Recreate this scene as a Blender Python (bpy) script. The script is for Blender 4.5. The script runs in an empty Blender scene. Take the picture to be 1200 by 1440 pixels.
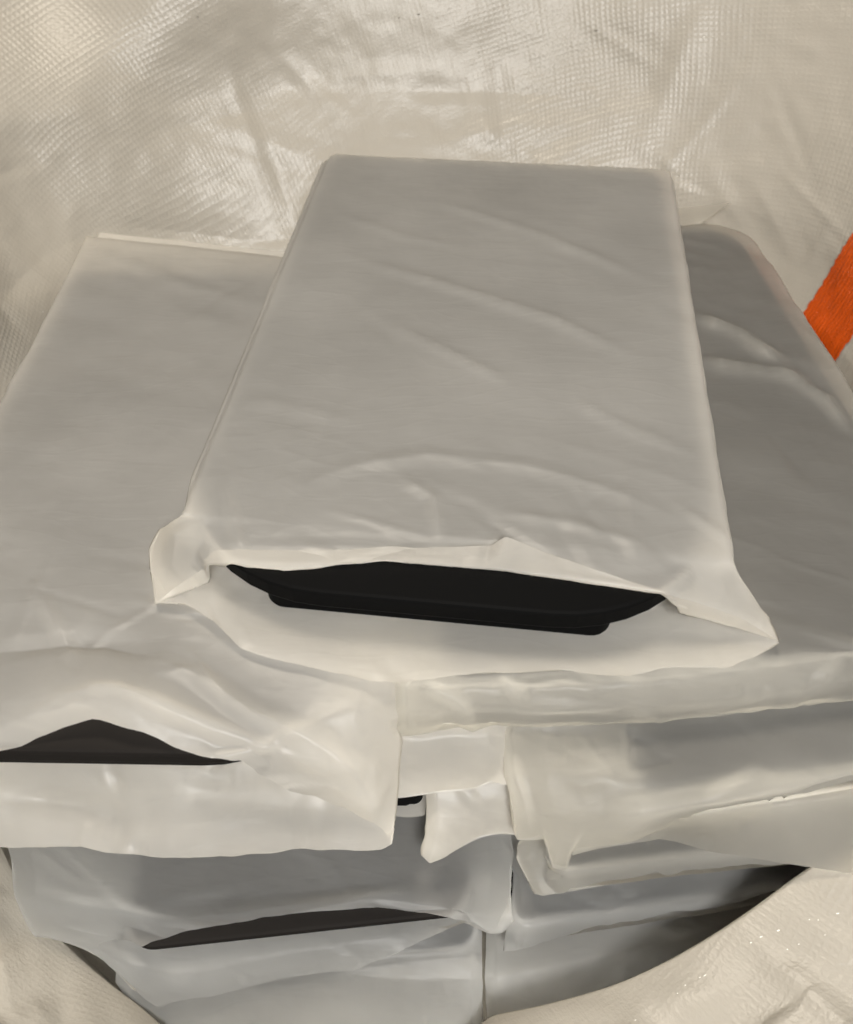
import bpy, math
import numpy as np
from mathutils import Vector

# ------------------------------------------------------------------ camera, world, lamps, exposure
scene = bpy.context.scene
C = scene.collection
F = 1203.0                                  # focal length in photograph pixels (1200 wide)
PITCH = math.radians(47.6)
CAM = np.array([0.0, 0.0, 0.438])

cam_d = bpy.data.cameras.new('camera'); cam = bpy.data.objects.new('camera', cam_d); C.objects.link(cam)
cam.location = CAM; cam.rotation_euler = (math.pi/2 - PITCH, 0, 0)
cam_d.sensor_fit = 'HORIZONTAL'; cam_d.sensor_width = 36.0; cam_d.lens = 36.0*F/1200.0
cam_d.clip_start = 0.01; cam_d.clip_end = 50
cam_d.dof.use_dof = True; cam_d.dof.focus_distance = 0.38; cam_d.dof.aperture_fstop = 13.0
scene.camera = cam

world = bpy.data.worlds.new('World'); scene.world = world; world.use_nodes = True
bg = world.node_tree.nodes['Background']
bg.inputs['Color'].default_value = (0.95, 0.90, 0.82, 1); bg.inputs['Strength'].default_value = 0.01

def area(name, loc, target, size, power, color):
    d = bpy.data.lights.new(name, 'AREA'); o = bpy.data.objects.new(name, d); C.objects.link(o)
    d.shape = 'RECTANGLE'; d.size, d.size_y = size; d.energy = power; d.color = color
    o.location = loc
    o.rotation_euler = (Vector(target) - Vector(loc)).to_track_quat('-Z', 'Y').to_euler()
    return o
area('window_light', (0.10, -0.62, 1.08), (0, 0.15, 0.05), (0.30, 0.30), 23.0, (1.0, 0.985, 0.955))
area('room_lamp', (-0.22, 0.50, 1.40), (0, 0.36, 0.1), (0.28, 0.28), 11.5, (1.0, 0.90, 0.76))

scene.view_settings.view_transform = 'Standard'
scene.view_settings.look = 'None'
scene.view_settings.exposure = 0.12
scene.view_settings.gamma = 1.0
scene.view_settings.use_curve_mapping = False
scene.render.engine = 'CYCLES'
scene.cycles.max_bounces = 6; scene.cycles.diffuse_bounces = 5; scene.cycles.transmission_bounces = 4; scene.cycles.glossy_bounces = 1
scene.cycles.use_adaptive_sampling = True; scene.cycles.adaptive_threshold = 0.07; scene.cycles.adaptive_min_samples = 20
scene.cycles.caustics_reflective = False; scene.cycles.caustics_refractive = False
scene.cycles.use_denoising = True

# ------------------------------------------------------------------ helpers
SN, CS = math.sin(PITCH), math.cos(PITCH)
def P(px, py, z):
    """world point at height z on the sight line of a photograph pixel"""
    u, v = px-600.0, py-720.0
    t = (CAM[2]-z)/(v*CS + F*SN)
    return np.array([u*t, (F*CS - v*SN)*t, z])
def row(pts):
    return np.array([p[1:] if p[0] == 'w' else P(*p) for p in pts], dtype=float)
def W(x, y, z): return ('w', x, y, z)

def _hash(ix, iy, iz, seed):
    n = (ix*73856093) ^ (iy*19349663) ^ (iz*83492791) ^ (seed*2654435)
    n = (n ^ (n >> 13))*1274126177 & 0x7fffffff
    n = (n ^ (n >> 15))*668265263 & 0x7fffffff
    return ((n ^ (n >> 11)) & 0xffff)/32767.5 - 1.0
def noise(p, seed=0):
    """smooth value noise in -1..1 at points p (n,3)"""
    i = np.floor(p).astype(np.int64); f = p-i
    f = f*f*f*(f*(f*6-15)+10)
    r = 0
    for dx in (0, 1):
        for dy in (0, 1):
            for dz in (0, 1):
                w = (f[:, 0] if dx else 1-f[:, 0])*(f[:, 1] if dy else 1-f[:, 1])*(f[:, 2] if dz else 1-f[:, 2])
                r = r + w*_hash(i[:, 0]+dx, i[:, 1]+dy, i[:, 2]+dz, seed)
    return r
def fbm(p, seed=0, octaves=3):
    r, a = 0, 1.0
    for k in range(octaves):
        r = r + a*noise(p*(2.03**k), seed+17*k); a *= 0.5
    return r
def ridged(p, seed=0, octaves=2):
    """sharp creases: 1 on the crease lines, falling away from them"""
    r, a = 0, 1.0
    for k in range(octaves):
        r = r + a*(1-np.minimum(1, np.abs(noise(p*(1.9**k), seed+31*k))*2.6)); a *= 0.55
    return r

def pchip(x, y, xq):
    """monotone cubic through rows y (k, ...) at x (k), sampled at xq"""
    h = np.diff(x); sh = (-1,)+(1,)*(y.ndim-1)
    d = np.diff(y, axis=0)/h.reshape(sh)
    m = np.zeros_like(y)
    if len(x) > 2:
        w1 = (2*h[1:]+h[:-1]).reshape(sh); w2 = (h[1:]+2*h[:-1]).reshape(sh)
        with np.errstate(divide='ignore', invalid='ignore'):
            hm = (w1+w2)/(w1/d[:-1]+w2/d[1:])
        m[1:-1] = np.where(d[:-1]*d[1:] > 0, hm, 0)
    m[0] = d[0]; m[-1] = d[-1]
    k = np.clip(np.searchsorted(x, xq, side='right')-1, 0, len(x)-2)
    t = ((xq-x[k])/h[k]).reshape(sh); hh = h[k].reshape(sh)
    return ((2*t**3-3*t**2+1)*y[k] + (t**3-2*t**2+t)*hh*m[k] + (-2*t**3+3*t**2)*y[k+1] + (t**3-t**2)*hh*m[k+1])
def resample(pts, n):
    """smooth polyline through pts, n points at even arc length"""
    if len(pts) == n: return pts
    s = np.concatenate([[0], np.cumsum(np.linalg.norm(np.diff(pts, axis=0), axis=1))])
    tt = np.linspace(0, s[-1], 600)
    q = .35*pchip(s, pts, tt)+.65*np.stack([np.interp(tt, s, pts[:, k]) for k in range(3)], axis=1)
    s2 = np.concatenate([[0], np.cumsum(np.linalg.norm(np.diff(q, axis=0), axis=1))])
    t = np.linspace(0, s2[-1], n)
    return np.stack([np.interp(t, s2, q[:, k]) for k in range(3)], axis=1)

def mesh_object(name, verts, faces, mat, parent=None, uvs=None):
    me = bpy.data.meshes.new(name)
    faces = np.asarray(faces, dtype=np.int32)
    nv, nf, k = len(verts), len(faces), faces.shape[1]
    me.vertices.add(nv); me.vertices.foreach_set('co', np.asarray(verts, dtype=np.float32).ravel())
    me.loops.add(nf*k); me.loops.foreach_set('vertex_index', faces.ravel())
    me.polygons.add(nf)
    me.polygons.foreach_set('loop_start', np.arange(0, nf*k, k, dtype=np.int32))
    me.polygons.foreach_set('use_smooth', np.ones(nf, dtype=bool))
    if uvs is not None:
        l = me.uv_layers.new(name='UVMap')
        l.data.foreach_set('uv', np.asarray(uvs, dtype=np.float32)[faces.ravel()].ravel())
    me.update(calc_edges=True); me.validate()
    me.materials.append(mat)
    o = bpy.data.objects.new(name, me); C.objects.link(o)
    if parent: o.parent = parent
    return o
def vertex_normals(v, f):
    n = np.zeros_like(v)
    fn = np.cross(v[f[:, 2]]-v[f[:, 0]], v[f[:, 3]]-v[f[:, 1]])
    for k in range(4): np.add.at(n, f[:, k], fn)
    return n/np.maximum(np.linalg.norm(n, axis=1, keepdims=True), 1e-12)
def tag(o, label, cat, group=None, kind=None):
    o['label'] = label; o['category'] = cat
    if group: o['group'] = group
    if kind: o['kind'] = kind
    return o

# ------------------------------------------------------------------ materials
def new_mat(name):
    m = bpy.data.materials.new(name); m.use_nodes = True
    nt = m.node_tree; nt.nodes.clear()
    out = nt.nodes.new('ShaderNodeOutputMaterial')
    return m, nt, out
def N(nt, t, **kw):
    n = nt.nodes.new(t)
    for k, v in kw.items():
        if k in n.inputs: n.inputs[k].default_value = v
        else: setattr(n, k, v)
    return n

def film_material(name, tint, through=0.77):
    """frosted polythene: scatters part of the light back and lets part of it through"""
    m, nt, out = new_mat(name); L = nt.links
    tc = N(nt, 'ShaderNodeTexCoord')
    n1 = N(nt, 'ShaderNodeTexNoise', Scale=14.0, Detail=3.0)
    L.new(tc.outputs['Object'], n1.inputs['Vector'])
    ramp = N(nt, 'ShaderNodeMapRange'); ramp.inputs[1].default_value = 0.3; ramp.inputs[2].default_value = 0.7
    ramp.inputs[3].default_value = 0.94; ramp.inputs[4].default_value = 1.10
    L.new(n1.outputs['Fac'], ramp.inputs[0])
    col = N(nt, 'ShaderNodeVectorMath', operation='SCALE'); col.inputs[0].default_value = tint
    L.new(ramp.outputs[0], col.inputs['Scale'])
    mp = N(nt, 'ShaderNodeMapping'); mp.inputs['Rotation'].default_value = (0, 0, .42); mp.inputs['Scale'].default_value = (16, 70, 40)
    L.new(tc.outputs['Object'], mp.inputs['Vector'])
    n3 = N(nt, 'ShaderNodeTexNoise', Scale=1.0, Detail=3.0, Roughness=0.55, Distortion=0.4); L.new(mp.outputs[0], n3.inputs['Vector'])
    wn = N(nt, 'ShaderNodeTexNoise', Scale=9.0, Detail=2.0); L.new(tc.outputs['Object'], wn.inputs['Vector'])
    wv = N(nt, 'ShaderNodeVectorMath', operation='MULTIPLY_ADD'); wv.inputs[1].default_value = (.05, .05, .05)
    L.new(wn.outputs['Color'], wv.inputs[0]); L.new(tc.outputs['Object'], wv.inputs[2])
    m2 = N(nt, 'ShaderNodeMapping'); m2.inputs['Rotation'].default_value = (0, 0, .5); m2.inputs['Scale'].default_value = (7, 22, 15)
    L.new(wv.outputs[0], m2.inputs['Vector'])
    vo = N(nt, 'ShaderNodeTexVoronoi', feature='DISTANCE_TO_EDGE'); L.new(m2.outputs[0], vo.inputs['Vector'])
    vm = N(nt, 'ShaderNodeMath', operation='MINIMUM'); vm.inputs[1].default_value = .13; L.new(vo.outputs['Distance'], vm.inputs[0])
    b0 = N(nt, 'ShaderNodeBump', Strength=0.09, Distance=0.004, invert=True); L.new(vm.outputs[0], b0.inputs['Height'])
    b1 = N(nt, 'ShaderNodeBump', Strength=0.30, Distance=0.0016); L.new(n3.outputs['Fac'], b1.inputs['Height']); L.new(b0.outputs['Normal'], b1.inputs['Normal'])
    bump = b1
    pb = N(nt, 'ShaderNodeBsdfPrincipled', Roughness=0.34, IOR=1.45)
    pb.inputs['Specular IOR Level'].default_value = 0.6
    tr = N(nt, 'ShaderNodeBsdfTranslucent')
    for b in (pb, tr): L.new(bump.outputs['Normal'], b.inputs['Normal'])
    L.new(col.outputs[0], pb.inputs['Base Color']); cm = N(nt, 'ShaderNodeVectorMath', operation='SCALE'); cm.inputs['Scale'].default_value = 1.03
    L.new(col.outputs[0], cm.inputs[0]); L.new(cm.outputs[0], tr.inputs['Color'])
    mix = N(nt, 'ShaderNodeMixShader', Fac=through)
    L.new(pb.outputs[0], mix.inputs[1]); L.new(tr.outputs[0], mix.inputs[2]); L.new(mix.outputs[0], out.inputs['Surface'])
    return m
FILM = film_material('frosted_film', (0.84, 0.815, 0.765))
FILM_THIN = film_material('thin_frosted_film', (0.82, 0.80, 0.75), through=0.87)
FILM_COOL = film_material('thin_frosted_film_greyish', (0.80, 0.797, 0.78), through=0.88)

def plastic(name, col, rough):
    m, nt, out = new_mat(name); L = nt.links
    n = N(nt, 'ShaderNodeTexNoise', Scale=900.0, Detail=2.0)
    tc = N(nt, 'ShaderNodeTexCoord'); L.new(tc.outputs['Object'], n.inputs['Vector'])
    b = N(nt, 'ShaderNodeBump', Strength=0.15, Distance=0.0002); L.new(n.outputs['Fac'], b.inputs['Height'])
    pb = N(nt, 'ShaderNodeBsdfPrincipled', Roughness=rough); pb.inputs['Base Color'].default_value = (*col, 1)
    pb.inputs['Specular IOR Level'].default_value = 0.03
    L.new(b.outputs['Normal'], pb.inputs['Normal']); L.new(pb.outputs[0], out.inputs['Surface'])
    return m
BLACK = plastic('black_case', (0.004, 0.004, 0.004), 0.55)
BLACK2 = plastic('dark_case', (0.013, 0.0115, 0.0105), 0.6)

def weave_material(name, tint, through, pitch=0.0030, strength=0.7, tapes=False):
    """flat-tape plain weave of polypropylene, pitch in metres of the UV map"""
    m, nt, out = new_mat(name); L = nt.links
    uv = N(nt, 'ShaderNodeUVMap'); sep = N(nt, 'ShaderNodeSeparateXYZ'); L.new(uv.outputs[0], sep.inputs[0])
    def wave(sock, mul):
        a = N(nt, 'ShaderNodeMath', operation='MULTIPLY'); a.inputs[1].default_value = math.pi/pitch*mul; L.new(sock, a.inputs[0])
        s = N(nt, 'ShaderNodeMath', operation='SINE'); L.new(a.outputs[0], s.inputs[0]); return s.outputs[0]
    # the tapes wander a little
    wn = N(nt, 'ShaderNodeTexNoise', Scale=35.0, Detail=1.0); L.new(uv.outputs[0], wn.inputs['Vector'])
    ws = N(nt, 'ShaderNodeVectorMath', operation='SCALE'); ws.inputs['Scale'].default_value = pitch*0.9; L.new(wn.outputs['Color'], ws.inputs[0])
    wa = N(nt, 'ShaderNodeVectorMath', operation='ADD'); L.new(uv.outputs[0], wa.inputs[0]); L.new(ws.outputs[0], wa.inputs[1])
    L.new(wa.outputs[0], sep.inputs[0])
    a, b = wave(sep.outputs['X'], 1.0), wave(sep.outputs['Y'], 1.0 if not tapes else 0.16)
    aa = N(nt, 'ShaderNodeMath', operation='ABSOLUTE'); bb = N(nt, 'ShaderNodeMath', operation='ABSOLUTE')
    L.new(a, aa.inputs[0]); L.new(b, bb.inputs[0])
    ab = N(nt, 'ShaderNodeMath', operation='MULTIPLY'); L.new(aa.outputs[0], ab.inputs[0])
    if tapes:
        b2 = N(nt, 'ShaderNodeMath', operation='MULTIPLY_ADD'); b2.inputs[1].default_value = .35; b2.inputs[2].default_value = .65
        L.new(bb.outputs[0], b2.inputs[0]); L.new(b2.outputs[0], ab.inputs[1])
    else: L.new(bb.outputs[0], ab.inputs[1])
    # uneven: in places the weave is pulled flat
    pn = N(nt, 'ShaderNodeTexNoise', Scale=6.0, Detail=3.0); L.new(uv.outputs[0], pn.inputs['Vector'])
    pr = N(nt, 'ShaderNodeMapRange'); pr.inputs[1].default_value = 0.38; pr.inputs[2].default_value = 0.62; pr.inputs[3].default_value = 0.12
    L.new(pn.outputs['Fac'], pr.inputs[0])
    # the turned-out front of the sack is coated smooth
    tc = N(nt, 'ShaderNodeTexCoord'); sy = N(nt, 'ShaderNodeSeparateXYZ'); L.new(tc.outputs['Object'], sy.inputs[0])
    ym = N(nt, 'ShaderNodeMapRange'); ym.inputs[1].default_value = .16; ym.inputs[2].default_value = .40; ym.inputs[3].default_value = .38; L.new(sy.outputs['Y'], ym.inputs[0])
    py = N(nt, 'ShaderNodeMath', operation='MULTIPLY'); L.new(pr.outputs[0], py.inputs[0]); L.new(ym.outputs[0], py.inputs[1])
    hh = N(nt, 'ShaderNodeMath', operation='MULTIPLY'); L.new(ab.outputs[0], hh.inputs[0]); L.new(py.outputs[0], hh.inputs[1])
    fine = N(nt, 'ShaderNodeTexNoise', Scale=700.0, Detail=3.0); L.new(uv.outputs[0], fine.inputs['Vector'])
    add = N(nt, 'ShaderNodeMath', operation='MULTIPLY_ADD'); add.inputs[1].default_value = 0.9
    L.new(fine.outputs['Fac'], add.inputs[0]); L.new(hh.outputs[0], add.inputs[2])
    # fine crackle lines of the coating
    sm = N(nt, 'ShaderNodeMapping'); sm.inputs['Rotation'].default_value = (0, 0, .5); sm.inputs['Scale'].default_value = (240, 22, 1); L.new(wa.outputs[0], sm.inputs['Vector'])
    sn = N(nt, 'ShaderNodeTexNoise', Scale=1.0, Detail=3.0, Distortion=.6); L.new(sm.outputs[0], sn.inputs['Vector'])
    ad2 = N(nt, 'ShaderNodeMath', operation='MULTIPLY_ADD'); ad2.inputs[1].default_value = 0.9
    L.new(sn.outputs['Fac'], ad2.inputs[0]); L.new(add.outputs[0], ad2.inputs[2])
    bump = N(nt, 'ShaderNodeBump', Strength=strength, Distance=0.0007); L.new(ad2.outputs[0], bump.inputs['Height'])
    # slight unevenness of the cloth's own colour
    cn = N(nt, 'ShaderNodeTexNoise', Scale=16.0, Detail=4.0); L.new(uv.outputs[0], cn.inputs['Vector'])
    cr = N(nt, 'ShaderNodeMixRGB'); cr.inputs[1].default_value = (*[c*0.90 for c in tint], 1); cr.inputs[2].default_value = (*tint, 1)
    if tapes:
        cm = N(nt, 'ShaderNodeMapping'); cm.inputs['Scale'].default_value = (45, 4, 1); L.new(uv.outputs[0], cm.inputs['Vector']); L.new(cm.outputs[0], cn.inputs['Vector'])
        cr.inputs[1].default_value = (*[c*0.45 for c in tint], 1); cr.inputs[2].default_value = (*[min(1, c*1.35) for c in tint], 1)
    L.new(cn.outputs['Fac'], cr.inputs[0])
    pb = N(nt, 'ShaderNodeBsdfPrincipled', Roughness=0.33)
    pb.inputs['Specular IOR Level'].default_value = 0.48
    tr = N(nt, 'ShaderNodeBsdfTranslucent')
    L.new(cr.outputs[0], pb.inputs['Base Color']); L.new(cr.outputs[0], tr.inputs['Color'])
    L.new(bump.outputs['Normal'], pb.inputs['Normal']); L.new(bump.outputs['Normal'], tr.inputs['Normal'])
    mix = N(nt, 'ShaderNodeMixShader', Fac=through)
    L.new(pb.outputs[0], mix.inputs[1]); L.new(tr.outputs[0], mix.inputs[2]); L.new(mix.outputs[0], out.inputs['Surface'])
    return m
SACK = weave_material('white_woven_cloth', (0.57, 0.525, 0.45), 0.42, pitch=0.0033, strength=0.30)
ORANGE = weave_material('orange_woven_cloth', (0.55, 0.075, 0.005), 0.12, pitch=0.0024, strength=1.0, tapes=True)

# ------------------------------------------------------------------ the sack
CEN = np.array([0.0, 0.33])
#        deg   r1    z1    r2    z2    r3    z3
SK = [(   0, .270, .095, .300, .165, .350, .290),
      (  25, .290, .110, .318, .175, .375, .300),
      (  45, .303, .110, .345, .185, .415, .300),
      (  68, .262, .110, .325, .195, .400, .300),
      (  90, .250, .110, .305, .195, .375, .300),
      ( 112, .226, .070, .305, .185, .385, .300),
      ( 140, .290, .105, .330, .185, .400, .300),
      ( 160, .262, .110, .300, .185, .370, .300),
      ( 180, .252, .100, .290, .175, .350, .290),
      ( 205, .258, .080, .295, .150, .360, .260),
      ( 222, .264, .050, .302, .095, .385, .215),
      ( 232, .269, .037, .318, .084, .395, .200),
      ( 241, .269, .022, .326, .072, .405, .185),
      ( 255, .278, .012, .326, .058, .395, .165),
      ( 268, .272, .010, .308, .055, .380, .150),
      ( 277, .246, .030, .303, .064, .380, .155),
      ( 290, .248, .045, .308, .082, .390, .170),
      ( 306, .253, .075, .318, .102, .405, .190),
      ( 316, .265, .098, .333, .122, .420, .210),
      ( 335, .275, .092, .320, .155, .390, .270)]
SACK_FOLDS = []
def sack_points(phi, s, base=False):
    """points on the sack wall: phi in degrees (n), s 0 floor centre .. 4 rim (n)"""
    k = np.array(SK, dtype=float)
    ang = np.concatenate([k[:, 0]-360, k[:, 0], k[:, 0]+360]); val = np.concatenate([k[:, 1:]]*3)
    c = pchip(ang, val, phi)
    r1, z1, r2, z2, r3, z3 = c.T
    und = np.interp(np.mod(phi, 360), [0, 205, 225, 262, 300, 318, 345, 360], [.94, .94, .99, 1.0, 1.03, 1.02, .94, .94])
    r = np.stack([r1*0, r1*und, r1, r2, r3]); z = np.stack([r1*0-.004, r1*0-.004, z1, z2, z3])
    ks = np.arange(5.0)
    i = np.clip(np.floor(s).astype(int), 0, 3); t = s-i; n = np.arange(len(s))
    kf = np.clip((und-.94)/.06, 0, 1)               # a sharp fold only along the front
    def h(a):   # Catmull-Rom through the rings, straight on the floor
        p0 = a[np.maximum(i-1, 0), n]; p1 = a[i, n]; p2 = a[i+1, n]; p3 = a[np.minimum(i+2, 4), n]
        m1 = (p2-p0)*.5; m2 = (p3-p1)*.5
        m1 = np.where(i <= 1, (p2-p1)*.4, m1); m2 = np.where(i == 0, 0, m2)
        m2 = np.where(i == 1, m2*(1-kf)+(p2-p1)*.4*kf, m2); m1 = np.where(i == 2, m1*(1-kf)+(p2-p1)*kf, m1)
        return (2*t**3-3*t**2+1)*p1+(t**3-2*t**2+t)*m1+(-2*t**3+3*t**2)*p2+(t**3-t**2)*m2
    R, Z = h(r), h(z)
    a = np.radians(phi); p = np.stack([CEN[0]+R*np.cos(a), CEN[1]+R*np.sin(a), Z], axis=1)
    if base: return p
    up = np.clip((s-1.95)*2.2, 0, 1)                       # nothing bulges into the packets
    out = np.stack([np.cos(a), np.sin(a), -0.55+0*a], axis=1); out /= np.linalg.norm(out, axis=1, keepdims=True)
    q = np.stack([p[:, 0], p[:, 1], p[:, 2]*1.3], axis=1)
    qr = np.stack([p[:, 0]*.8+p[:, 1]*.6, -p[:, 0]*.6+p[:, 1]*.8, p[:, 2]], axis=1)
    d = 0.021*noise(q*8+3.1, 5)
    d += 0.0004*fbm(q*60, 21, 2)
    for c, t, ln, wd, am in SACK_FOLDS:
        v = p-c; al = v@t; ac = np.linalg.norm(v-al[:, None]*t, axis=1)
        d = d+am*np.clip(1-(al/ln)**2, 0, 1)*np.maximum(0, 1-ac/wd)**1.2
    d = d*up
    return p + out*d[:, None]
rng = np.random.default_rng(77)
for k in range(230):
    fr = k % 2 == 0
    f0 = rng.uniform(200, 335) if fr else rng.uniform(-20, 200); s0 = rng.uniform(2.05, 3.3)
    c, c2, c3 = sack_points(np.array([f0, f0+1, f0]), np.array([s0, s0, s0+.05]), True)
    t1 = (c2-c)/np.linalg.norm(c2-c); t2 = (c3-c)/np.linalg.norm(c3-c); a = rng.normal(.3, .8)
    wd = rng.uniform(.003, .016)
    SACK_FOLDS.append((c, t1*math.cos(a)+t2*math.sin(a), rng.uniform(.02, .09), wd, rng.choice([-1, 1])*wd*rng.uniform(.05, .22)*(1.7 if fr else .6)))
NP, NS = 760, 230
ph = np.linspace(0, 360, NP, endpoint=False); ss = np.concatenate([np.linspace(0, 1.6, 14, endpoint=False), np.linspace(1.6, 4, NS-14)])
PH, SS = np.meshgrid(ph, ss)
V = sack_points(PH.ravel(), SS.ravel())
idx = np.arange(NP*NS).reshape(NS, NP); nx = np.roll(idx, -1, axis=1)
Fc = np.stack([idx[:-1], nx[:-1], nx[1:], idx[1:]], axis=-1).reshape(-1, 4)
# cloth coordinates in metres
seg = np.linalg.norm(np.diff(V.reshape(NS, NP, 3), axis=0), axis=2).mean(axis=1)
vv = np.concatenate([[0], np.cumsum(seg)])
UV = np.stack([np.radians(PH)*0.33, np.repeat(vv[:, None], NP, 1)], axis=-1).reshape(-1, 2)
ca, sa = math.cos(.3), math.sin(.3)
UV = np.stack([UV[:, 0]*ca-UV[:, 1]*sa, UV[:, 0]*sa+UV[:, 1]*ca], axis=1)
sack = mesh_object('woven_sack', V, Fc, SACK, uvs=UV)
tag(sack, 'open white woven plastic sack with an orange stripe, holding all the packets', 'sack')
# orange stripe woven into the right wall
nw, nl = 26, 90
A, S_ = np.meshgrid(np.linspace(0, 1, nw), np.linspace(1.45, 3.9, nl))
phs = 31.2 - A*8.2 + .16*(np.abs(A-.5)*2)**6*np.sign(.5-A)*np.sin(S_*97)*np.sin(S_*41+1)
V2 = sack_points(phs.ravel(), S_.ravel())
i2 = np.arange(nw*nl).reshape(nl, nw)
F2 = np.stack([i2[:-1, :-1], i2[:-1, 1:], i2[1:, 1:], i2[1:, :-1]], axis=-1).reshape(-1, 4)
nn = vertex_normals(V2, F2); nn *= np.sign((nn*(np.array([0, .33, .5])-V2)).sum(1))[:, None]
V2 = V2 + nn*0.0009
UV2 = np.stack([A*0.04, (S_-1.75)*0.1], axis=-1).reshape(-1, 2)
mesh_object('orange_stripe', V2, F2, ORANGE, parent=sack, uvs=UV2)

# white dashes paint glints along the sack's creases; dark ones are stitching
def flat_mat(name, col, rough):
    m, nt, out = new_mat(name)
    pb = N(nt, 'ShaderNodeBsdfPrincipled', Roughness=rough); pb.inputs['Base Color'].default_value = (*col, 1)
    nz = N(nt, 'ShaderNodeTexNoise', Scale=2000.0); bp = N(nt, 'ShaderNodeBump', Strength=.3, Distance=.0002)
    nt.links.new(nz.outputs['Fac'], bp.inputs['Height']); nt.links.new(bp.outputs['Normal'], pb.inputs['Normal'])
    nt.links.new(pb.outputs[0], out.inputs['Surface']); return m
WHITE_GLINT = flat_mat('white_glint', (.90, .88, .82), .6); DARK_THREAD = flat_mat('dark_thread', (.10, .085, .06), .5)
def to_pixel(p):
    d = p-CAM; z = d[:, 1]*CS-d[:, 2]*SN
    return np.stack([600+F*d[:, 0]/z, 720+F*(-d[:, 1]*SN-d[:, 2]*CS)/z], axis=1)
NRM = vertex_normals(V, Fc); NRM *= np.sign(((np.array([0, .33, .6])-V)*NRM).sum(1))[:, None]
SEEN = np.where((SS.ravel() > 2.02) & (SS.ravel() < 3.9))[0]; PIX = to_pixel(V[SEEN])
def on_sack(px, py):
    k = SEEN[np.argmin((PIX[:, 0]-px)**2+(PIX[:, 1]-py)**2)]
    return V[k], NRM[k]
def stitch_glint_dashes(name, lines, mat, gap, size, seed):
    rg = np.random.default_rng(seed); vs, fs = [], []
    for ln in lines:
        ln = np.array(ln, float)
        for a, b in zip(ln[:-1], ln[1:]):
            n = max(1, int(np.linalg.norm(b-a)/gap))
            for k in range(n):
                if rg.random() < .4: continue
                q = a+(b-a)*(k+rg.uniform(0, .6))/n + rg.normal(0, 1.6, 2)
                p, nr = on_sack(*q); p2, _ = on_sack(*(q+(b-a)/np.linalg.norm(b-a)*12))
                t = p2-p; t = t/max(1e-9, np.linalg.norm(t)); u = np.cross(nr, t)
                hl, hw = size*rg.uniform(.35, 1.3), size*rg.uniform(.22, .4)
                base = len(vs)
                for (i, j, h) in ((-1, 0, 0), (-.5, -1, .1), (.5, -1, .1), (1, 0, 0), (.5, 1, .1), (-.5, 1, .1), (0, 0, .8)):
                    vs.append(p+nr*(.0003+h*hw)+t*hl*i+u*hw*j)
                for i in range(6): fs.append((base+i, base+(i+1) % 6, base+6))
    o = mesh_object(name, vs, fs, mat, parent=sack); o['kind'] = 'stuff'
    return o
stitch_glint_dashes('white_glints', [[(1050, 1325), (1110, 1300), (1185, 1282)], [(890, 1438), (960, 1390), (1010, 1360)], [(1080, 1345), (1150, 1318), (1195, 1300)],
                             [(60, 440), (110, 405), (180, 365)], [(905, 15), (960, 40), (1040, 62)]], WHITE_GLINT, 17, .0006, 4)
stitch_glint_dashes('dark_stitching', [[(250, 35), (350, 5)], [(560, 25), (660, 18), (720, 12)], [(600, 80), (690, 76)], [(780, 48), (860, 42)]], DARK_THREAD, 22, .0010, 8)

# ------------------------------------------------------------------ laptops
def rounded_slab(w, d, z0, z1, rc, bev, rf=None, n=10):
    """rounded-corner slab, x -w/2..w/2, y 0..d"""
    rings = []
    for ins, z in ((bev, z0), (bev*.3, z0+bev*.3), (0, z0+bev), (0, z1-bev), (bev*.3, z1-bev*.3), (bev, z1)):
        pts = []
        rf = rf or rc
        for cx, cy, a0, rr in ((w/2-rc, d-rc, 0, rc), (-w/2+rc, d-rc, 90, rc), (-w/2+rf, rf, 180, rf), (w/2-rf, rf, 270, rf)):
            for k in range(n+1):
                a = math.radians(a0+90*k/n); r = rr-ins
                pts.append((cx+r*math.cos(a), cy+r*math.sin(a), z))
        rings.append(pts)
    m = len(rings[0]); v = [p for r in rings for p in r]; f = []
    for k in range(len(rings)-1):
        for j in range(m):
            f.append((k*m+j, k*m+(j+1) % m, (k+1)*m+(j+1) % m, (k+1)*m+j))
    b = len(v); v += [(0, d/2, z0), (0, d/2, z1)]
    for j in range(m):
        f.append((b, (j+1) % m, j, b)); t = (len(rings)-1)*m; f.append((b+1, t+j, t+(j+1) % m, b+1))
    return v, f
def slab_object(name, mat, parent, *a):
    v, f = rounded_slab(*a)
    me = bpy.data.meshes.new(name); me.from_pydata(v, [], [tuple(dict.fromkeys(q)) for q in f]); me.update()
    me.polygons.foreach_set('use_smooth', [False]*len(me.polygons)); me.materials.append(mat)
    o = bpy.data.objects.new(name, me); C.objects.link(o); o.parent = parent
    return o
def laptop(label, x, y, yaw, w, d, z0, z1, rc=0.010, mat=None, base_inset=0.004, rf=None, base_w=None):
    """closed laptop, front edge centred on (x, y), running back along the yawed y axis"""
    e = bpy.data.objects.new('laptop', None); C.objects.link(e)
    e.location = (x, y, z0); e.rotation_euler = (0, 0, math.radians(yaw)); e.empty_display_size = 0.02
    h = z1-z0; mat = mat or BLACK
    slab_object('lid', mat, e, w, d, h*.56, h, rc, 0.0016, rf)
    b = slab_object('base', mat, e, base_w or w-2*base_inset, d-base_inset*1.5, 0, h*.52, rc, 0.0022, rf if not base_w else .008); b.location.y = base_inset
    tag(e, label, 'laptop', 'laptops packed in the film bags')
    return e

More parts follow.
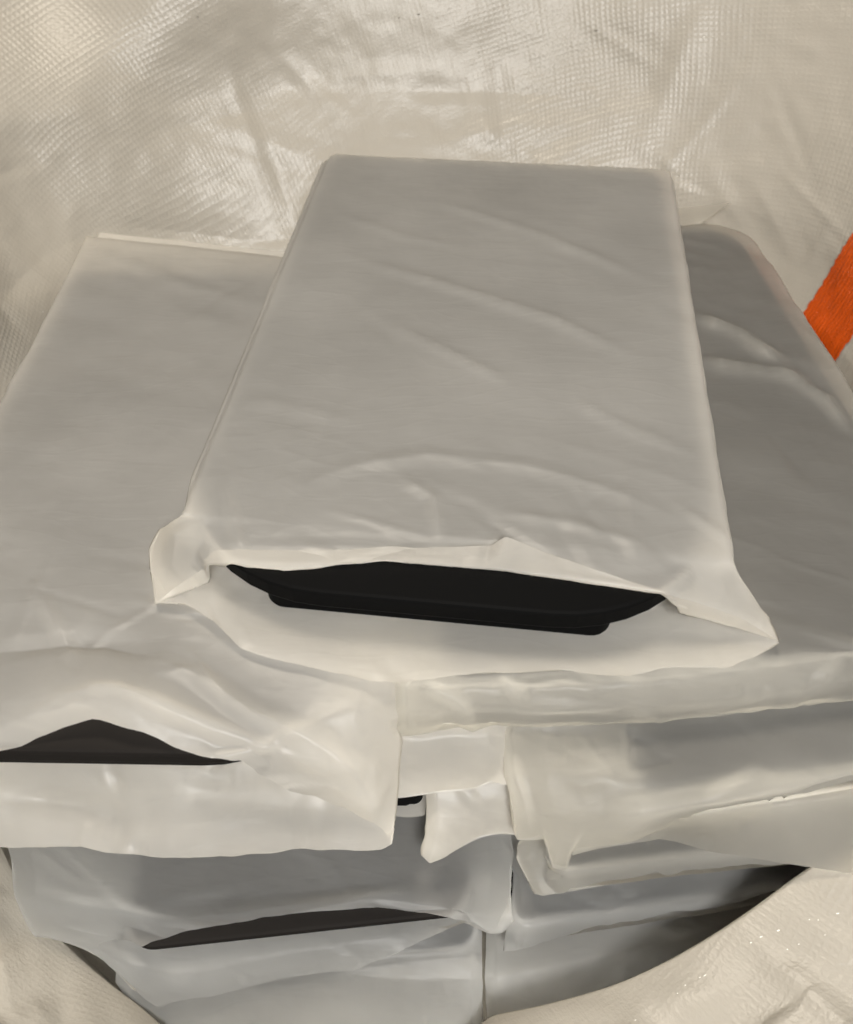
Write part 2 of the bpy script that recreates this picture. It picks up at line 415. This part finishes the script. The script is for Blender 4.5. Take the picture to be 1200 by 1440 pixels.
# ------------------------------------------------------------------ film bags
NC = 210
def dict_lap(label, x, y, yaw, w, d, z0, z1, **kw):
    return dict(label=label, x=x, y=y, yaw=yaw, w=w, d=d, z0=z0, z1=z1, kw=kw)
def outside(V, q):
    """distance of points from the footprint of a laptop, negative inside"""
    a = math.radians(q['yaw']); dx, dy = V[:, 0]-q['x'], V[:, 1]-q['y']
    lx = dx*math.cos(a)+dy*math.sin(a); ly = -dx*math.sin(a)+dy*math.cos(a)-q['d']/2
    rr = np.where(ly < 0, q['kw'].get('rf') or q['kw'].get('rc', .01), q['kw'].get('rc', .01))
    ex = np.abs(lx)-q['w']/2+rr; ey = np.abs(ly)-q['d']/2+rr
    return np.hypot(np.maximum(ex, 0), np.maximum(ey, 0))+np.minimum(np.maximum(ex, ey), 0)-rr
def folds_of(V, w, seed, folds):
    """short straight sharp folds scattered over the loose part of a film"""
    rng = np.random.default_rng(seed); n, am = folds
    d = np.zeros(len(V)); loose = np.where(w > .12)[0]; tight = np.where(w <= .12)[0]
    for k in range(n):
        src = loose if k % 4 else tight
        c = V[rng.choice(src)]
        th = rng.normal(-.5, .75)
        t = np.array([math.cos(th), math.sin(th), 0]); ln = rng.uniform(.012, .05); wd = rng.uniform(.0016, .006)
        p = V-c; al = p@t; ac = np.linalg.norm(p-al[:, None]*t, axis=1)
        win = np.clip(1-(np.abs(al)/ln)**2, 0, 1)
        a = 1.7*am*rng.uniform(.3, 1)*rng.choice([-.7, 1])*wd/.005*(1 if k % 4 else .35)
        d += a*win*np.maximum(0, 1-ac/wd)
    return d
def bag(name, label, quad, zt, zb, tops, bots=None, r=0.0045, rc=0.012, amp=(0.0005, 0.0016), seed=1, creases=(), mat=None, lap=None,
        folds=(46, .0011), step=0.0024, hem=False, flap=0.0, until=1.0, sag=0.0):
    BL, BR, FL, FR = [np.array(p, dtype=float) for p in quad]
    Ld = 0.5*(np.linalg.norm(FL-BL)+np.linalg.norm(FR-BR))
    u = np.linspace(0, 1, NC)
    zm = (zt+zb)/2; hh = (zt-zb)/2
    T, B = [], []
    ds = [0, .0015, .004, .008, .014, .03, .07, .12, .17, .22, .27, .31]
    ds = [q for q in ds if q < Ld*until-0.012]+[Ld*until]
    for dd in ds:
        q = dd/Ld; eb = min(1, dd/r); k = math.sqrt(max(0, 1-(1-eb)**2))
        l = BL+(FL-BL)*q; rr = BR+(FR-BR)*q; wd = np.linalg.norm(rr-l)
        ec = min(1, dd/rc) if rc else 1; ins = rc*(1-math.sqrt(max(0, 1-(1-ec)**2)))/wd
        uu = ins+u*(1-2*ins)
        xy = l+(rr-l)*uu[:, None]
        es = np.minimum(1, np.minimum(u, 1-u)*wd/r); ks = np.sqrt(np.maximum(0, 1-(1-es)**2))
        zz = hh*k*ks
        T.append(np.column_stack([xy, zm+zz])); B.append(np.column_stack([xy, zm-zz]))
    if flap:                                         # flat seam standing out behind the packet
        bl, br = BL+(BL-FL)/np.linalg.norm(BL-FL)*flap, BR+(BR-FR)/np.linalg.norm(BR-FR)*flap
        xy_ = bl+(br-bl)*(.02+.96*u)[:, None]
        T.insert(0, np.column_stack([xy_, np.full(NC, zm+flap*.45+.0004)])); B.insert(0, np.column_stack([xy_, np.full(NC, zm+flap*.45)]))
        B[0][0] = T[0][0]; B[0][-1] = T[0][-1]
    nslab = len(T)
    for k, t in enumerate(tops):
        t = row(t); T.append(resample(t, NC))
        if bots is None:
            b = t.copy(); f = (k+1)/len(tops)
            inner = np.column_stack([t[:, :2], t[:, 2]-0.0012])
            under = np.column_stack([t[:, 0], t[:, 1]+0.004*(1-f), np.full(len(t), zb)])
            b = inner*f**2+np.minimum(under, inner)*(1-f**2)
        else: b = row(bots[k])
        b[0] = t[0]; b[-1] = t[-1]
        B.append(resample(b, NC))
    T, B = np.array(T), np.array(B)
    s = np.concatenate([[0], np.cumsum(np.maximum(1e-4, np.linalg.norm(np.diff(T, axis=0), axis=2).mean(axis=1)))])
    n = int(s[-1]/step)
    front = s[nslab-1]-0.06
    sq = np.unique(np.concatenate([np.linspace(0, .02, 14), np.linspace(.02, front, max(8, int((front-.02)/(step*1.6)))), np.linspace(front, s[-1], int((s[-1]-front)/(step*.55)))]))
    def crisp(Y):
        k = np.clip(np.searchsorted(s, sq, side='right')-1, 0, len(s)-2); t = ((sq-s[k])/(s[k+1]-s[k]))[:, None, None]
        m = (np.clip((sq-s[nslab-2])/max(1e-6, s[nslab-1]-s[nslab-2]), 0, 1)*.7)[:, None, None]
        return pchip(s, Y, sq)*(1-m)+(Y[k]*(1-t)+Y[k+1]*t)*m
    T, B = crisp(T), crisp(B)
    K = len(sq)
    loop = np.concatenate([T, B[:, -2:0:-1]], axis=1); M = loop.shape[1]
    V = loop.reshape(-1, 3)
    idx = np.arange(K*M).reshape(K, M); nx = np.roll(idx, -1, axis=1)
    Fc = np.stack([idx[:-1], idx[1:], nx[1:], nx[:-1]], axis=-1).reshape(-1, 4)
    nrm = vertex_normals(V, Fc)
    if nrm[idx[K//3, NC//2]][2] < 0: nrm = -nrm; Fc = Fc[:, ::-1]
    w = np.clip((sq-(s[nslab-1]-0.03))/(max(s[-1]-s[nslab-1], .01)+.03), 0, 1)
    w = np.repeat(w[:, None], M, 1).ravel()
    a = amp[0]+(amp[1]-amp[0])*w
    c1, s1 = math.cos(.45), math.sin(.45)
    q = np.stack([V[:, 0]*c1-V[:, 1]*s1, V[:, 0]*s1+V[:, 1]*c1, V[:, 2]], axis=1) + seed*1.37
    d = a*(0.9*fbm(q*np.array([14, 34, 30]), seed, 2) + 0.7*ridged(q*np.array([13, 40, 30])+5, seed+3) - .35)
    d += 0.00012*fbm(q*150, seed+8, 2)
    top_mask = np.zeros((K, M), bool); top_mask[:, :NC] = True; top_mask = top_mask.ravel()
    for pts, am, wid in creases:
        c = row(pts); best = np.full(len(V), 9.0); fade = np.zeros(len(V)); tot = len(c)-1
        for k in range(tot):
            a0, b0 = c[k, :2], c[k+1, :2]; ab = b0-a0
            t = np.clip(((V[:, :2]-a0)@ab)/(ab@ab), 0, 1)
            dist = np.linalg.norm(V[:, :2]-a0-t[:, None]*ab, axis=1)
            g = (k+t)/tot; fd = np.minimum(1, 4*np.minimum(g, 1-g)+.05)
            m = dist < best; best[m] = dist[m]; fade[m] = fd[m]
        d = d + np.where(top_mask, am*fade*np.maximum(0, 1-best/(wid*1.7))**1.3, 0)
    d = d + folds_of(V, w, seed, folds)
    V = V + nrm*d[:, None]
    rag = np.clip((w-.8)/.2, 0, 1)*0.0005            # ragged cut edge
    V[:, 1] += rag*fbm(q*75, seed+50, 3); V[:, 2] += rag*.7*fbm(q*70+9, seed+51, 3)
    if lap:                                          # the film lies on its laptop
        e = np.maximum(outside(V, lap), 0)
        lift = np.repeat((np.clip((sq-s[-2])/(s[-1]-s[-2])*6, 0, 1)*.0014*hem)[:, None], M, 1).ravel()
        zmin = lap['z1']+0.0005+lift-np.maximum(e-.001, 0)*1.3-np.maximum(e-.006, 0)*20
        zmax = lap['z0']-0.0005+np.maximum(e-.001, 0)*1.3+np.maximum(e-.006, 0)*20
        V[:, 2] = np.where(top_mask, np.maximum(V[:, 2], zmin), np.minimum(V[:, 2], zmax))
        laptop(lap['label'], lap['x'], lap['y'], lap['yaw'], lap['w'], lap['d'], lap['z0'], lap['z1'], **lap['kw'])
    o = mesh_object(name, V, Fc, mat or FILM)
    tag(o, label, 'plastic bag', 'film bags packed in the sack')
    return o

def xy(px, py, z): return tuple(P(px, py, z)[:2])

# --- the packet on top of both stacks
bag('film_bag', 'topmost frosted film bag, its wide open mouth showing a black laptop',
    (xy(458, 212, .18), xy(950, 235, .18), xy(245, 722, .18), xy(1043, 788, .18)), .180, .154,
    tops=[[(224, 742, .165), (246, 752, .174), (330, 768, .1785), (440, 770, .1788), (560, 767, .1790), (640, 765, .1790), (700, 766, .1792), (770, 777, .1792), (850, 803, .1785), (960, 840, .175), (1030, 858, .167), (1082, 868, .160)],
          [(208, 772, .158), (240, 794, .162), (285, 794, .168), (330, 787, .1765), (400, 788, .1785), (470, 785, .1787), (540, 781, .179), (610, 781, .179), (700, 783, .1788), (760, 792, .1786), (850, 820, .1775), (960, 854, .172), (1040, 876, .161), (1092, 890, .158)],
          [(215, 850, .154), (262, 833, .157), (300, 818, .162), (320, 803, .1735), (400, 803, .1782), (470, 797, .1788), (540, 791, .1792), (610, 795, .1790), (700, 803, .1788), (800, 818, .1775), (890, 842, .173), (960, 864, .167), (1040, 886, .160), (1097, 903, .1565)],
          [(215, 850, .1544), (258, 818, .1605), (290, 798, .168), (330, 776, .1790), (440, 773, .1800), (560, 769, .1804), (690, 767, .1808), (712, 756, .1850), (770, 778, .1812), (850, 804, .1803), (960, 842, .1770), (1030, 864, .168), (1097, 902, .1568)]],
    bots=[[(224, 742, .165), (300, 790, .155), (400, 810, .154), (644, 830, .154), (900, 850, .154), (1030, 868, .154), (1082, 868, .160)],
          [(208, 772, .158), (250, 815, .156), (300, 838, .159), (345, 868, .155), (420, 880, .1545), (500, 888, .154), (640, 905, .1535), (860, 903, .1535), (960, 892, .154), (1040, 890, .155), (1092, 890, .158)],
          [(215, 850, .154), (265, 852, .155), (300, 874, .159), (340, 912, .155), (430, 935, .1545), (555, 960, .1535), (640, 948, .154), (720, 946, .1545), (800, 943, .155), (880, 951, .1545), (945, 936, .155), (1020, 938, .1545), (1060, 922, .1555), (1097, 903, .1565)],
          [(215, 850, .1544), (265, 853, .155), (300, 875, .159), (340, 913, .155), (430, 936, .1545), (555, 961, .1535), (640, 949, .154), (720, 947, .1545), (800, 944, .155), (880, 952, .1545), (945, 937, .155), (1020, 939, .1545), (1060, 923, .1555), (1097, 902, .1568)]],
    amp=(.00035, .0006), seed=3, hem=True,
    creases=[([(400, 690, .18), (500, 655, .18), (600, 640, .18), (740, 655, .18), (860, 690, .18), (980, 740, .18)], .0012, .004),
             ([(470, 355, .18), (640, 405, .18), (780, 450, .18), (890, 500, .18)], .0019, .0035),
             ([(545, 455, .18), (640, 500, .18), (720, 540, .18)], .0015, .003),
             ([(600, 280, .18), (760, 330, .18), (930, 400, .18)], .0014, .004),
             ([(560, 670, .18), (610, 700, .18), (620, 760, .18)], .0014, .003),
             ([(470, 300, .18), (560, 330, .18), (660, 350, .18)], .0010, .003),
             ([(330, 560, .18), (430, 575, .18), (520, 600, .18)], .0010, .003),
             ([(800, 560, .18), (880, 600, .18), (980, 640, .18)], .0014, .003),
             ([(700, 720, .18), (800, 735, .18), (930, 775, .18)], .0012, .003)],
    lap=dict_lap('black laptop inside the open mouth of the topmost film bag', .0025, .1915, -6.45, .2200, .355, .1550, .1775, rc=.012, rf=.066, base_inset=.0065, base_w=.139))

# --- left stack
bag('film_bag', 'left film bag with a tall arched open mouth above the lower left packets',
    (xy(118, 326, .150), (-.006, .468), (-.224, .195), (-.006, .192)), .150, .125,
    tops=[[(-205, 960, .138), (-180, 955, .148), (-90, 945, .149), (0, 925, .150), (100, 920, .152), (200, 928, .153), (270, 952, .151), (350, 985, .149), (440, 1005, .147), (500, 1005, .145), (556, 985, .139)],
          [(-195, 1030, .132), (-165, 1020, .145), (-90, 1005, .150), (0, 985, .154), (80, 975, .158), (160, 968, .160), (215, 985, .158), (300, 1020, .151), (380, 1052, .145), (450, 1078, .139), (500, 1082, .134), (561, 1035, .129)],
          [(-185, 1100, .126), (-155, 1085, .136), (-90, 1050, .146), (0, 1020, .152), (60, 1000, .157), (130, 985, .160), (190, 998, .158), (290, 1040, .148), (390, 1075, .139), (470, 1105, .129), (525, 1130, .121), (559, 1095, .118)],
          [(-170, 1180, .115), (-140, 1150, .122), (-90, 1105, .133), (0, 1065, .142), (50, 1040, .149), (130, 1012, .155), (200, 1026, .153), (245, 1050, .149), (290, 1064, .146), (340, 1075, .140), (420, 1110, .128), (490, 1135, .117), (530, 1160, .111), (555, 1186, .107)]],
    bots=[[W(-.226, .17, .125), W(-.20, .17, .1245), W(-.1, .17, .1245), W(-.03, .17, .1245), W(-.006, .17, .125)],
          [W(-.22, .155, .122), W(-.2, .155, .121), W(-.1, .155, .120), W(-.03, .155, .117), W(-.006, .155, .119)],
          [W(-.2, .14, .113), W(-.15, .142, .112), W(-.1, .142, .111), W(-.04, .142, .107), W(-.006, .14, .110)],
          [(-170, 1180, .115), (-140, 1190, .108), (-60, 1192, .106), (0, 1192, .106), (100, 1191, .105), (115, 1190, .106), (150, 1200, .104), (230, 1207, .103), (330, 1203, .103), (430, 1195, .104), (500, 1198, .103), (535, 1197, .104), (555, 1186, .107)]],
    amp=(.0007, .0014), seed=11, flap=.012, rc=.004, folds=(90, .0016),
    creases=[([(-30, 918, .15), (60, 908, .15), (150, 906, .15), (228, 930, .15)], -.0025, .004),
             ([(200, 928, .15), (280, 955, .15), (350, 1000, .15), (440, 1048, .14), (500, 1108, .12), (545, 1165, .11)], .0035, .004),
             ([(60, 985, .155), (160, 972, .158), (215, 990, .157), (300, 1025, .15), (380, 1055, .142)], .0025, .003),
             ([(130, 350, .15), (260, 400, .15), (370, 440, .15)], .0010, .006)],
    lap=dict_lap('dark laptop deep inside the arched mouth of the left film bag', -.127, .147, -1.0, .190, .315, .1262, .1455, rc=.008, rf=.050, mat=BLACK2))

bag('film_bag', 'creased film bag lip between the arched left bag and the right stack',
    ((-.19, .47), (.030, .475), (-.19, .175), (.036, .178)), .1245, .101,
    tops=[[W(-.19, .165, .118), W(-.1, .165, .123), W(-.03, .165, .123), W(.0, .165, .123), W(.025, .167, .122), W(.037, .168, .112)],
          [W(-.19, .155, .112), W(-.1, .155, .113), W(-.03, .156, .112), W(.0, .157, .112), W(.025, .159, .112), W(.037, .161, .108)],
          [W(-.19, .148, .102), W(-.1, .146, .102), (557, 1122, .103), (620, 1113, .103), (672, 1105, .103), (690, 1098, .104), (716, 1103, .104)]],
    amp=(.0007, .0016), seed=17)
bag('film_bag', 'dark gaping film bag end peeking out from the gap between the two stacks',
    ((-.2, .47), (.0, .475), (-.2, .185), (-.002, .185)), .0995, .076,
    tops=[[W(-.2, .165, .090), W(-.1, .165, .098), W(-.03, .165, .098), W(-.002, .165, .090)],
          [W(-.2, .150, .088), W(-.1, .160, .096), W(-.03, .162, .0965), W(.0, .164, .092)]],
    bots=[[W(-.2, .165, .090), W(-.1, .165, .076), W(-.03, .165, .076), W(-.002, .165, .090)],
          [W(-.2, .150, .088), W(-.1, .140, .078), (540, 1147, .079), (575, 1144, .081), (598, 1138, .084), W(.0, .164, .092)]],
    amp=(.0006, .001), seed=19,
    lap=dict_lap('black laptop end visible in the gap between the two stacks', -.10, .1515, 0, .197, .31, .0772, .0975, rc=.004))

bag('film_bag', 'wide lower left film bag, long slit mouth showing a dark laptop edge',
    ((-.195, .46), (.036, .475), (-.198, .165), (.037, .168)), .0580, .0440,
    tops=[[(12, 1200, .052), (45, 1215, .0565), (200, 1225, .0572), (400, 1225, .0572), (600, 1215, .0572), (690, 1205, .0565), (722, 1200, .052)],
          [(18, 1262, .050), (50, 1262, .0555), (200, 1270, .0572), (400, 1256, .0572), (600, 1240, .0572), (690, 1245, .056), (723, 1255, .050)],
          [(45, 1318, .047), (85, 1305, .050), (145, 1300, .055), (205, 1298, .0575), (300, 1286, .0590), (420, 1273, .0590), (530, 1264, .0585), (610, 1274, .0570), (650, 1284, .055), (695, 1292, .051), (723, 1283, .050)],
          [(138, 1330, .044), (165, 1322, .049), (203, 1338, .050), (214, 1326, .054), (260, 1311, .057), (330, 1298, .0585), (420, 1285, .0585), (530, 1277, .0580), (600, 1286, .055), (640, 1297, .052), (665, 1298, .050), (690, 1313, .047), (706, 1313, .047), (722, 1292, .047)]],
    bots=[[(12, 1200, .052), (45, 1230, .045), (200, 1240, .044), (400, 1240, .044), (600, 1230, .044), (690, 1220, .045), (722, 1200, .052)],
          [(18, 1262, .050), (80, 1270, .044), (200, 1300, .0435), (400, 1290, .0435), (600, 1275, .0435), (690, 1265, .044), (723, 1255, .050)],
          [(45, 1318, .047), (115, 1322, .043), (180, 1355, .041), (240, 1372, .040), (400, 1340, .041), (530, 1320, .042), (600, 1305, .043), (650, 1295, .046), (700, 1295, .048), (723, 1283, .050)],
          [(138, 1330, .044), (165, 1362, .036), (195, 1400, .028), (220, 1415, .026), (250, 1408, .027), (330, 1391, .030), (420, 1372, .033), (500, 1362, .035), (560, 1339, .039), (620, 1311, .044), (650, 1299, .048), (690, 1314, .046), (706, 1314, .0465), (722, 1292, .047)]],
    amp=(.0006, .0011), seed=23, mat=FILM_COOL,
    creases=[([(60, 1262, .06), (150, 1275, .06), (230, 1290, .06)], .002, .003),
             ([(380, 1290, .06), (520, 1262, .06), (600, 1250, .06)], .0014, .004)],
    lap=dict_lap('dark laptop edge inside the long slit mouth of the lower left bag', -.052, .1118, 5.9, .146, .30, .0450, .0550, rc=.004, rf=.012, mat=BLACK2, base_inset=.002))

bag('film_bag', 'lowest left film bag, smooth front hanging down at the bottom edge',
    ((-.17, .44), (.024, .46), (-.145, .15), (.024, .155)), .036, .012,
    tops=[[(172, 1345, .026), (190, 1345, .032), (300, 1340, .034), (450, 1330, .034), (600, 1318, .034), (665, 1312, .033), (677, 1312, .026)],
          [(172, 1385, .018), (190, 1395, .023), (300, 1392, .024), (420, 1380, .026), (500, 1372, .029), (580, 1380, .029), (665, 1378, .028), (679, 1370, .023)],
          [(174, 1430, .010), (190, 1440, .012), (300, 1440, .014), (450, 1430, .016), (600, 1430, .018), (665, 1425, .016), (680, 1418, .012)],
          [(176, 1475, .002), (190, 1490, .002), (300, 1495, .002), (450, 1490, .002), (600, 1485, .002), (665, 1475, .002), (682, 1465, .002)]],
    amp=(.0005, .0006), folds=(16, .0006), seed=33, mat=FILM_COOL,
    lap=dict_lap('dark laptop dimly showing through the lowest left film bag', -.055, .106, 4, .155, .29, .0132, .0325, rc=.008))

# --- right stack
bag('film_bag', 'uppermost right film bag lying flat under the topmost packet',
    ((-.004, .485), (.214, .530), (-.002, .185), (.236, .205)), .150, .1265, rc=.045,
    tops=[[(552, 962, .142), (570, 965, .148), (640, 968, .149), (760, 968, .149), (900, 962, .149), (1050, 945, .149), (1200, 925, .149), (1300, 912, .147), (1325, 905, .140)],
          [(553, 1000, .136), (572, 1002, .141), (640, 1000, .142), (760, 998, .142), (900, 993, .142), (1050, 978, .142), (1200, 960, .142), (1300, 945, .140), (1325, 940, .136)],
          [(556, 1036, .128), (590, 1032, .129), (622, 1025, .130), (645, 1019, .131), (665, 1027, .130), (692, 1018, .131), (730, 1020, .130), (800, 1019, .130), (900, 1014, .130), (1050, 1000, .130), (1200, 984, .130), (1300, 972, .130), (1325, 968, .130)]],
    amp=(.0008, .0013), seed=37, mat=FILM_THIN, flap=.022, folds=(80, .0014),
    creases=[([(965, 440, .15), (1040, 470, .15), (1110, 520, .15)], .004, .005),
             ([(975, 505, .15), (1060, 520, .15), (1140, 535, .15)], .0042, .005),
             ([(1090, 520, .15), (1160, 560, .15), (1200, 610, .15)], .0025, .004),
             ([(1085, 560, .15), (1110, 620, .15), (1150, 690, .15)], -.0018, .006),
             ([(590, 965, .148), (640, 990, .142), (665, 1020, .132)], .002, .002),
             ([(700, 955, .149), (720, 975, .146), (745, 990, .142)], .0015, .002)],
    lap=dict_lap('dark laptop dimly showing through the uppermost right film bag', .117, .183, 4.5, .222, .325, .1277, .1488, rc=.030, rf=.010, mat=BLACK2))

bag('film_bag', 'right film bag with a torn cream lip and a dark laptop showing through',
    ((-.008, .475), (.21, .50), (.033, .172), (.250, .196)), .1245, .102,
    tops=[[(706, 1030, .115), (718, 1030, .120), (760, 1032, .122), (900, 1028, .122), (1050, 1014, .122), (1200, 998, .122), (1300, 988, .120), (1330, 985, .114)],
          [(709, 1090, .110), (722, 1090, .114), (770, 1090, .117), (900, 1090, .1205), (1050, 1070, .121), (1200, 1050, .121), (1300, 1040, .117), (1332, 1036, .112)],
          [(716, 1130, .103), (730, 1140, .106), (780, 1150, .108), (850, 1150, .111), (905, 1145, .1165), (1000, 1128, .1180), (1100, 1108, .1185), (1200, 1088, .1185), (1300, 1070, .115), (1336, 1066, .110)],
          [(722, 1165, .097), (728, 1180, .096), (764, 1178, .096), (778, 1220, .089), (796, 1223, .088), (802, 1204, .091), (830, 1195, .093), (900, 1179, .096), (945, 1162, .100), (1000, 1150, .103), (1080, 1133, .105), (1200, 1108, .107), (1300, 1088, .108), (1338, 1086, .106)]],
    bots=[[(706, 1030, .115), (760, 1040, .103), (900, 1036, .102), (1050, 1024, .102), (1200, 1008, .102), (1300, 998, .103), (1330, 985, .114)],
          [(709, 1090, .110), (770, 1095, .102), (900, 1095, .101), (1050, 1085, .101), (1200, 1075, .101), (1300, 1060, .102), (1332, 1036, .112)],
          [(716, 1130, .103), (730, 1145, .101), (780, 1155, .100), (850, 1155, .100), (905, 1155, .102), (1000, 1141, .1115), (1100, 1123, .1125), (1200, 1105, .1125), (1300, 1088, .112), (1336, 1066, .110)],
          [(722, 1165, .097), (728, 1181, .0955), (764, 1179, .0955), (778, 1221, .0885), (796, 1224, .0875), (802, 1205, .0905), (830, 1196, .0925), (925, 1181, .0945), (1000, 1198, .090), (1060, 1209, .088), (1120, 1218, .087), (1200, 1228, .087), (1300, 1235, .088), (1338, 1086, .106)]],
    amp=(.0005, .0009), seed=41, mat=FILM_THIN, folds=(70, .0012),
    creases=[([(715, 1060, .115), (735, 1120, .11), (745, 1170, .10)], .0015, .002)],
    lap=dict_lap('dark laptop corner showing through the torn right film bag', .1675, .1545, 7.5, .170, .30, .1033, .1185, rc=.006))

bag('film_bag', 'small pointed film bag corner hanging just left of the torn lip',
    ((-.03, .47), (.19, .50), (.000, .178), (.235, .200)), .1005, .077,
    tops=[[(598, 1105, .095), (612, 1105, .0985), (660, 1103, .0985), (720, 1100, .0985), (900, 1085, .0985), (1100, 1060, .0985), (1260, 1040, .096)],
          [(600, 1130, .090), (614, 1132, .094), (660, 1128, .095), (720, 1125, .095), (900, 1110, .095), (1100, 1085, .095), (1262, 1066, .092)],
          [(598, 1175, .083), (612, 1175, .086), (660, 1155, .089), (720, 1150, .089), (900, 1130, .089), (1100, 1105, .089), (1264, 1090, .088)],
          [(595, 1202, .078), (605, 1212, .077), (640, 1195, .079), (680, 1175, .082), (702, 1172, .083), (730, 1172, .083), (900, 1150, .083), (1100, 1125, .083), (1266, 1112, .083)]],
    amp=(.0005, .0009), seed=43,
    lap=dict_lap('dark laptop inside the small pointed film bag beside the torn lip', .11, .178, 5, .19, .29, .0782, .0985, rc=.006))

bag('film_bag', 'thin film bag lip just below the torn cream lip on the right',
    ((-.0, .47), (.20, .50), (.046, .165), (.245, .185)), .0760, .0535,
    tops=[[(728, 1190, .067), (748, 1183, .0700), (785, 1188, .0702), (900, 1180, .0705), (1000, 1170, .0705), (1110, 1155, .0705), (1250, 1130, .0705), (1320, 1120, .068)],
          [(724, 1207, .066), (742, 1206, .067), (764, 1198, .068), (770, 1222, .065), (782, 1226, .067), (900, 1205, .069), (1000, 1195, .069), (1110, 1180, .069), (1250, 1160, .069), (1322, 1150, .064)],
          [(752, 1257, .057), (765, 1259, .058), (800, 1252, .059), (900, 1236, .061), (1000, 1225, .062), (1110, 1214, .062), (1250, 1196, .062), (1324, 1190, .060)]],
    amp=(.0005, .001), seed=47, mat=FILM_THIN,
    lap=dict_lap('dark laptop inside the thin lipped bag just below the torn lip', .150, .1425, 6.5, .190, .28, .0547, .0685, rc=.006))

bag('film_bag', 'long film bag lip pointing left, second from the bottom of the right stack',
    ((-.02, .45), (.18, .49), (.036, .150), (.235, .176)), .0525, .0285,
    tops=[[(724, 1230, .041), (738, 1236, .0450), (870, 1225, .0458), (1000, 1208, .0458), (1100, 1195, .0458), (1250, 1175, .0458), (1320, 1165, .044)],
          [(718, 1285, .038), (734, 1288, .043), (870, 1262, .0435), (1000, 1240, .0438), (1100, 1226, .0438), (1250, 1205, .0438), (1322, 1195, .040)],
          [(708, 1338, .032), (725, 1336, .033), (780, 1319, .035), (870, 1300, .037), (1000, 1276, .039), (1095, 1256, .040), (1250, 1235, .040), (1324, 1226, .038)]],
    amp=(.0005, .0012), seed=53, mat=FILM_COOL,
    creases=[([(745, 1325, .035), (830, 1290, .040), (880, 1262, .044)], .0018, .003)],
    lap=dict_lap('dark laptop inside the long lipped bag, second lowest on the right', .132, .1300, 7.5, .188, .28, .0297, .0430, rc=.006))

bag('film_bag', 'lowest right film bag in bluish shade beside the folded sack edge',
    ((-.03, .43), (.17, .47), (.025, .135), (.225, .165)), .0275, .004,
    tops=[[(684, 1300, .017), (698, 1310, .0205), (850, 1295, .0210), (1000, 1270, .0210), (1100, 1250, .0210), (1250, 1225, .0210), (1320, 1215, .02)],
          [(684, 1370, .014), (698, 1375, .018), (850, 1345, .019), (1000, 1310, .019), (1100, 1290, .019), (1250, 1265, .019), (1322, 1255, .016)],
          [(684, 1440, .004), (700, 1440, .004), (850, 1400, .005), (1000, 1360, .005), (1100, 1335, .005), (1250, 1310, .005), (1324, 1300, .005)]],
    amp=(.0005, .0009), seed=59, mat=FILM_COOL,
    lap=dict_lap('dark laptop dimly showing through the lowest right film bag', .112, .136, 8.5, .165, .26, .0055, .0185, rc=.006))
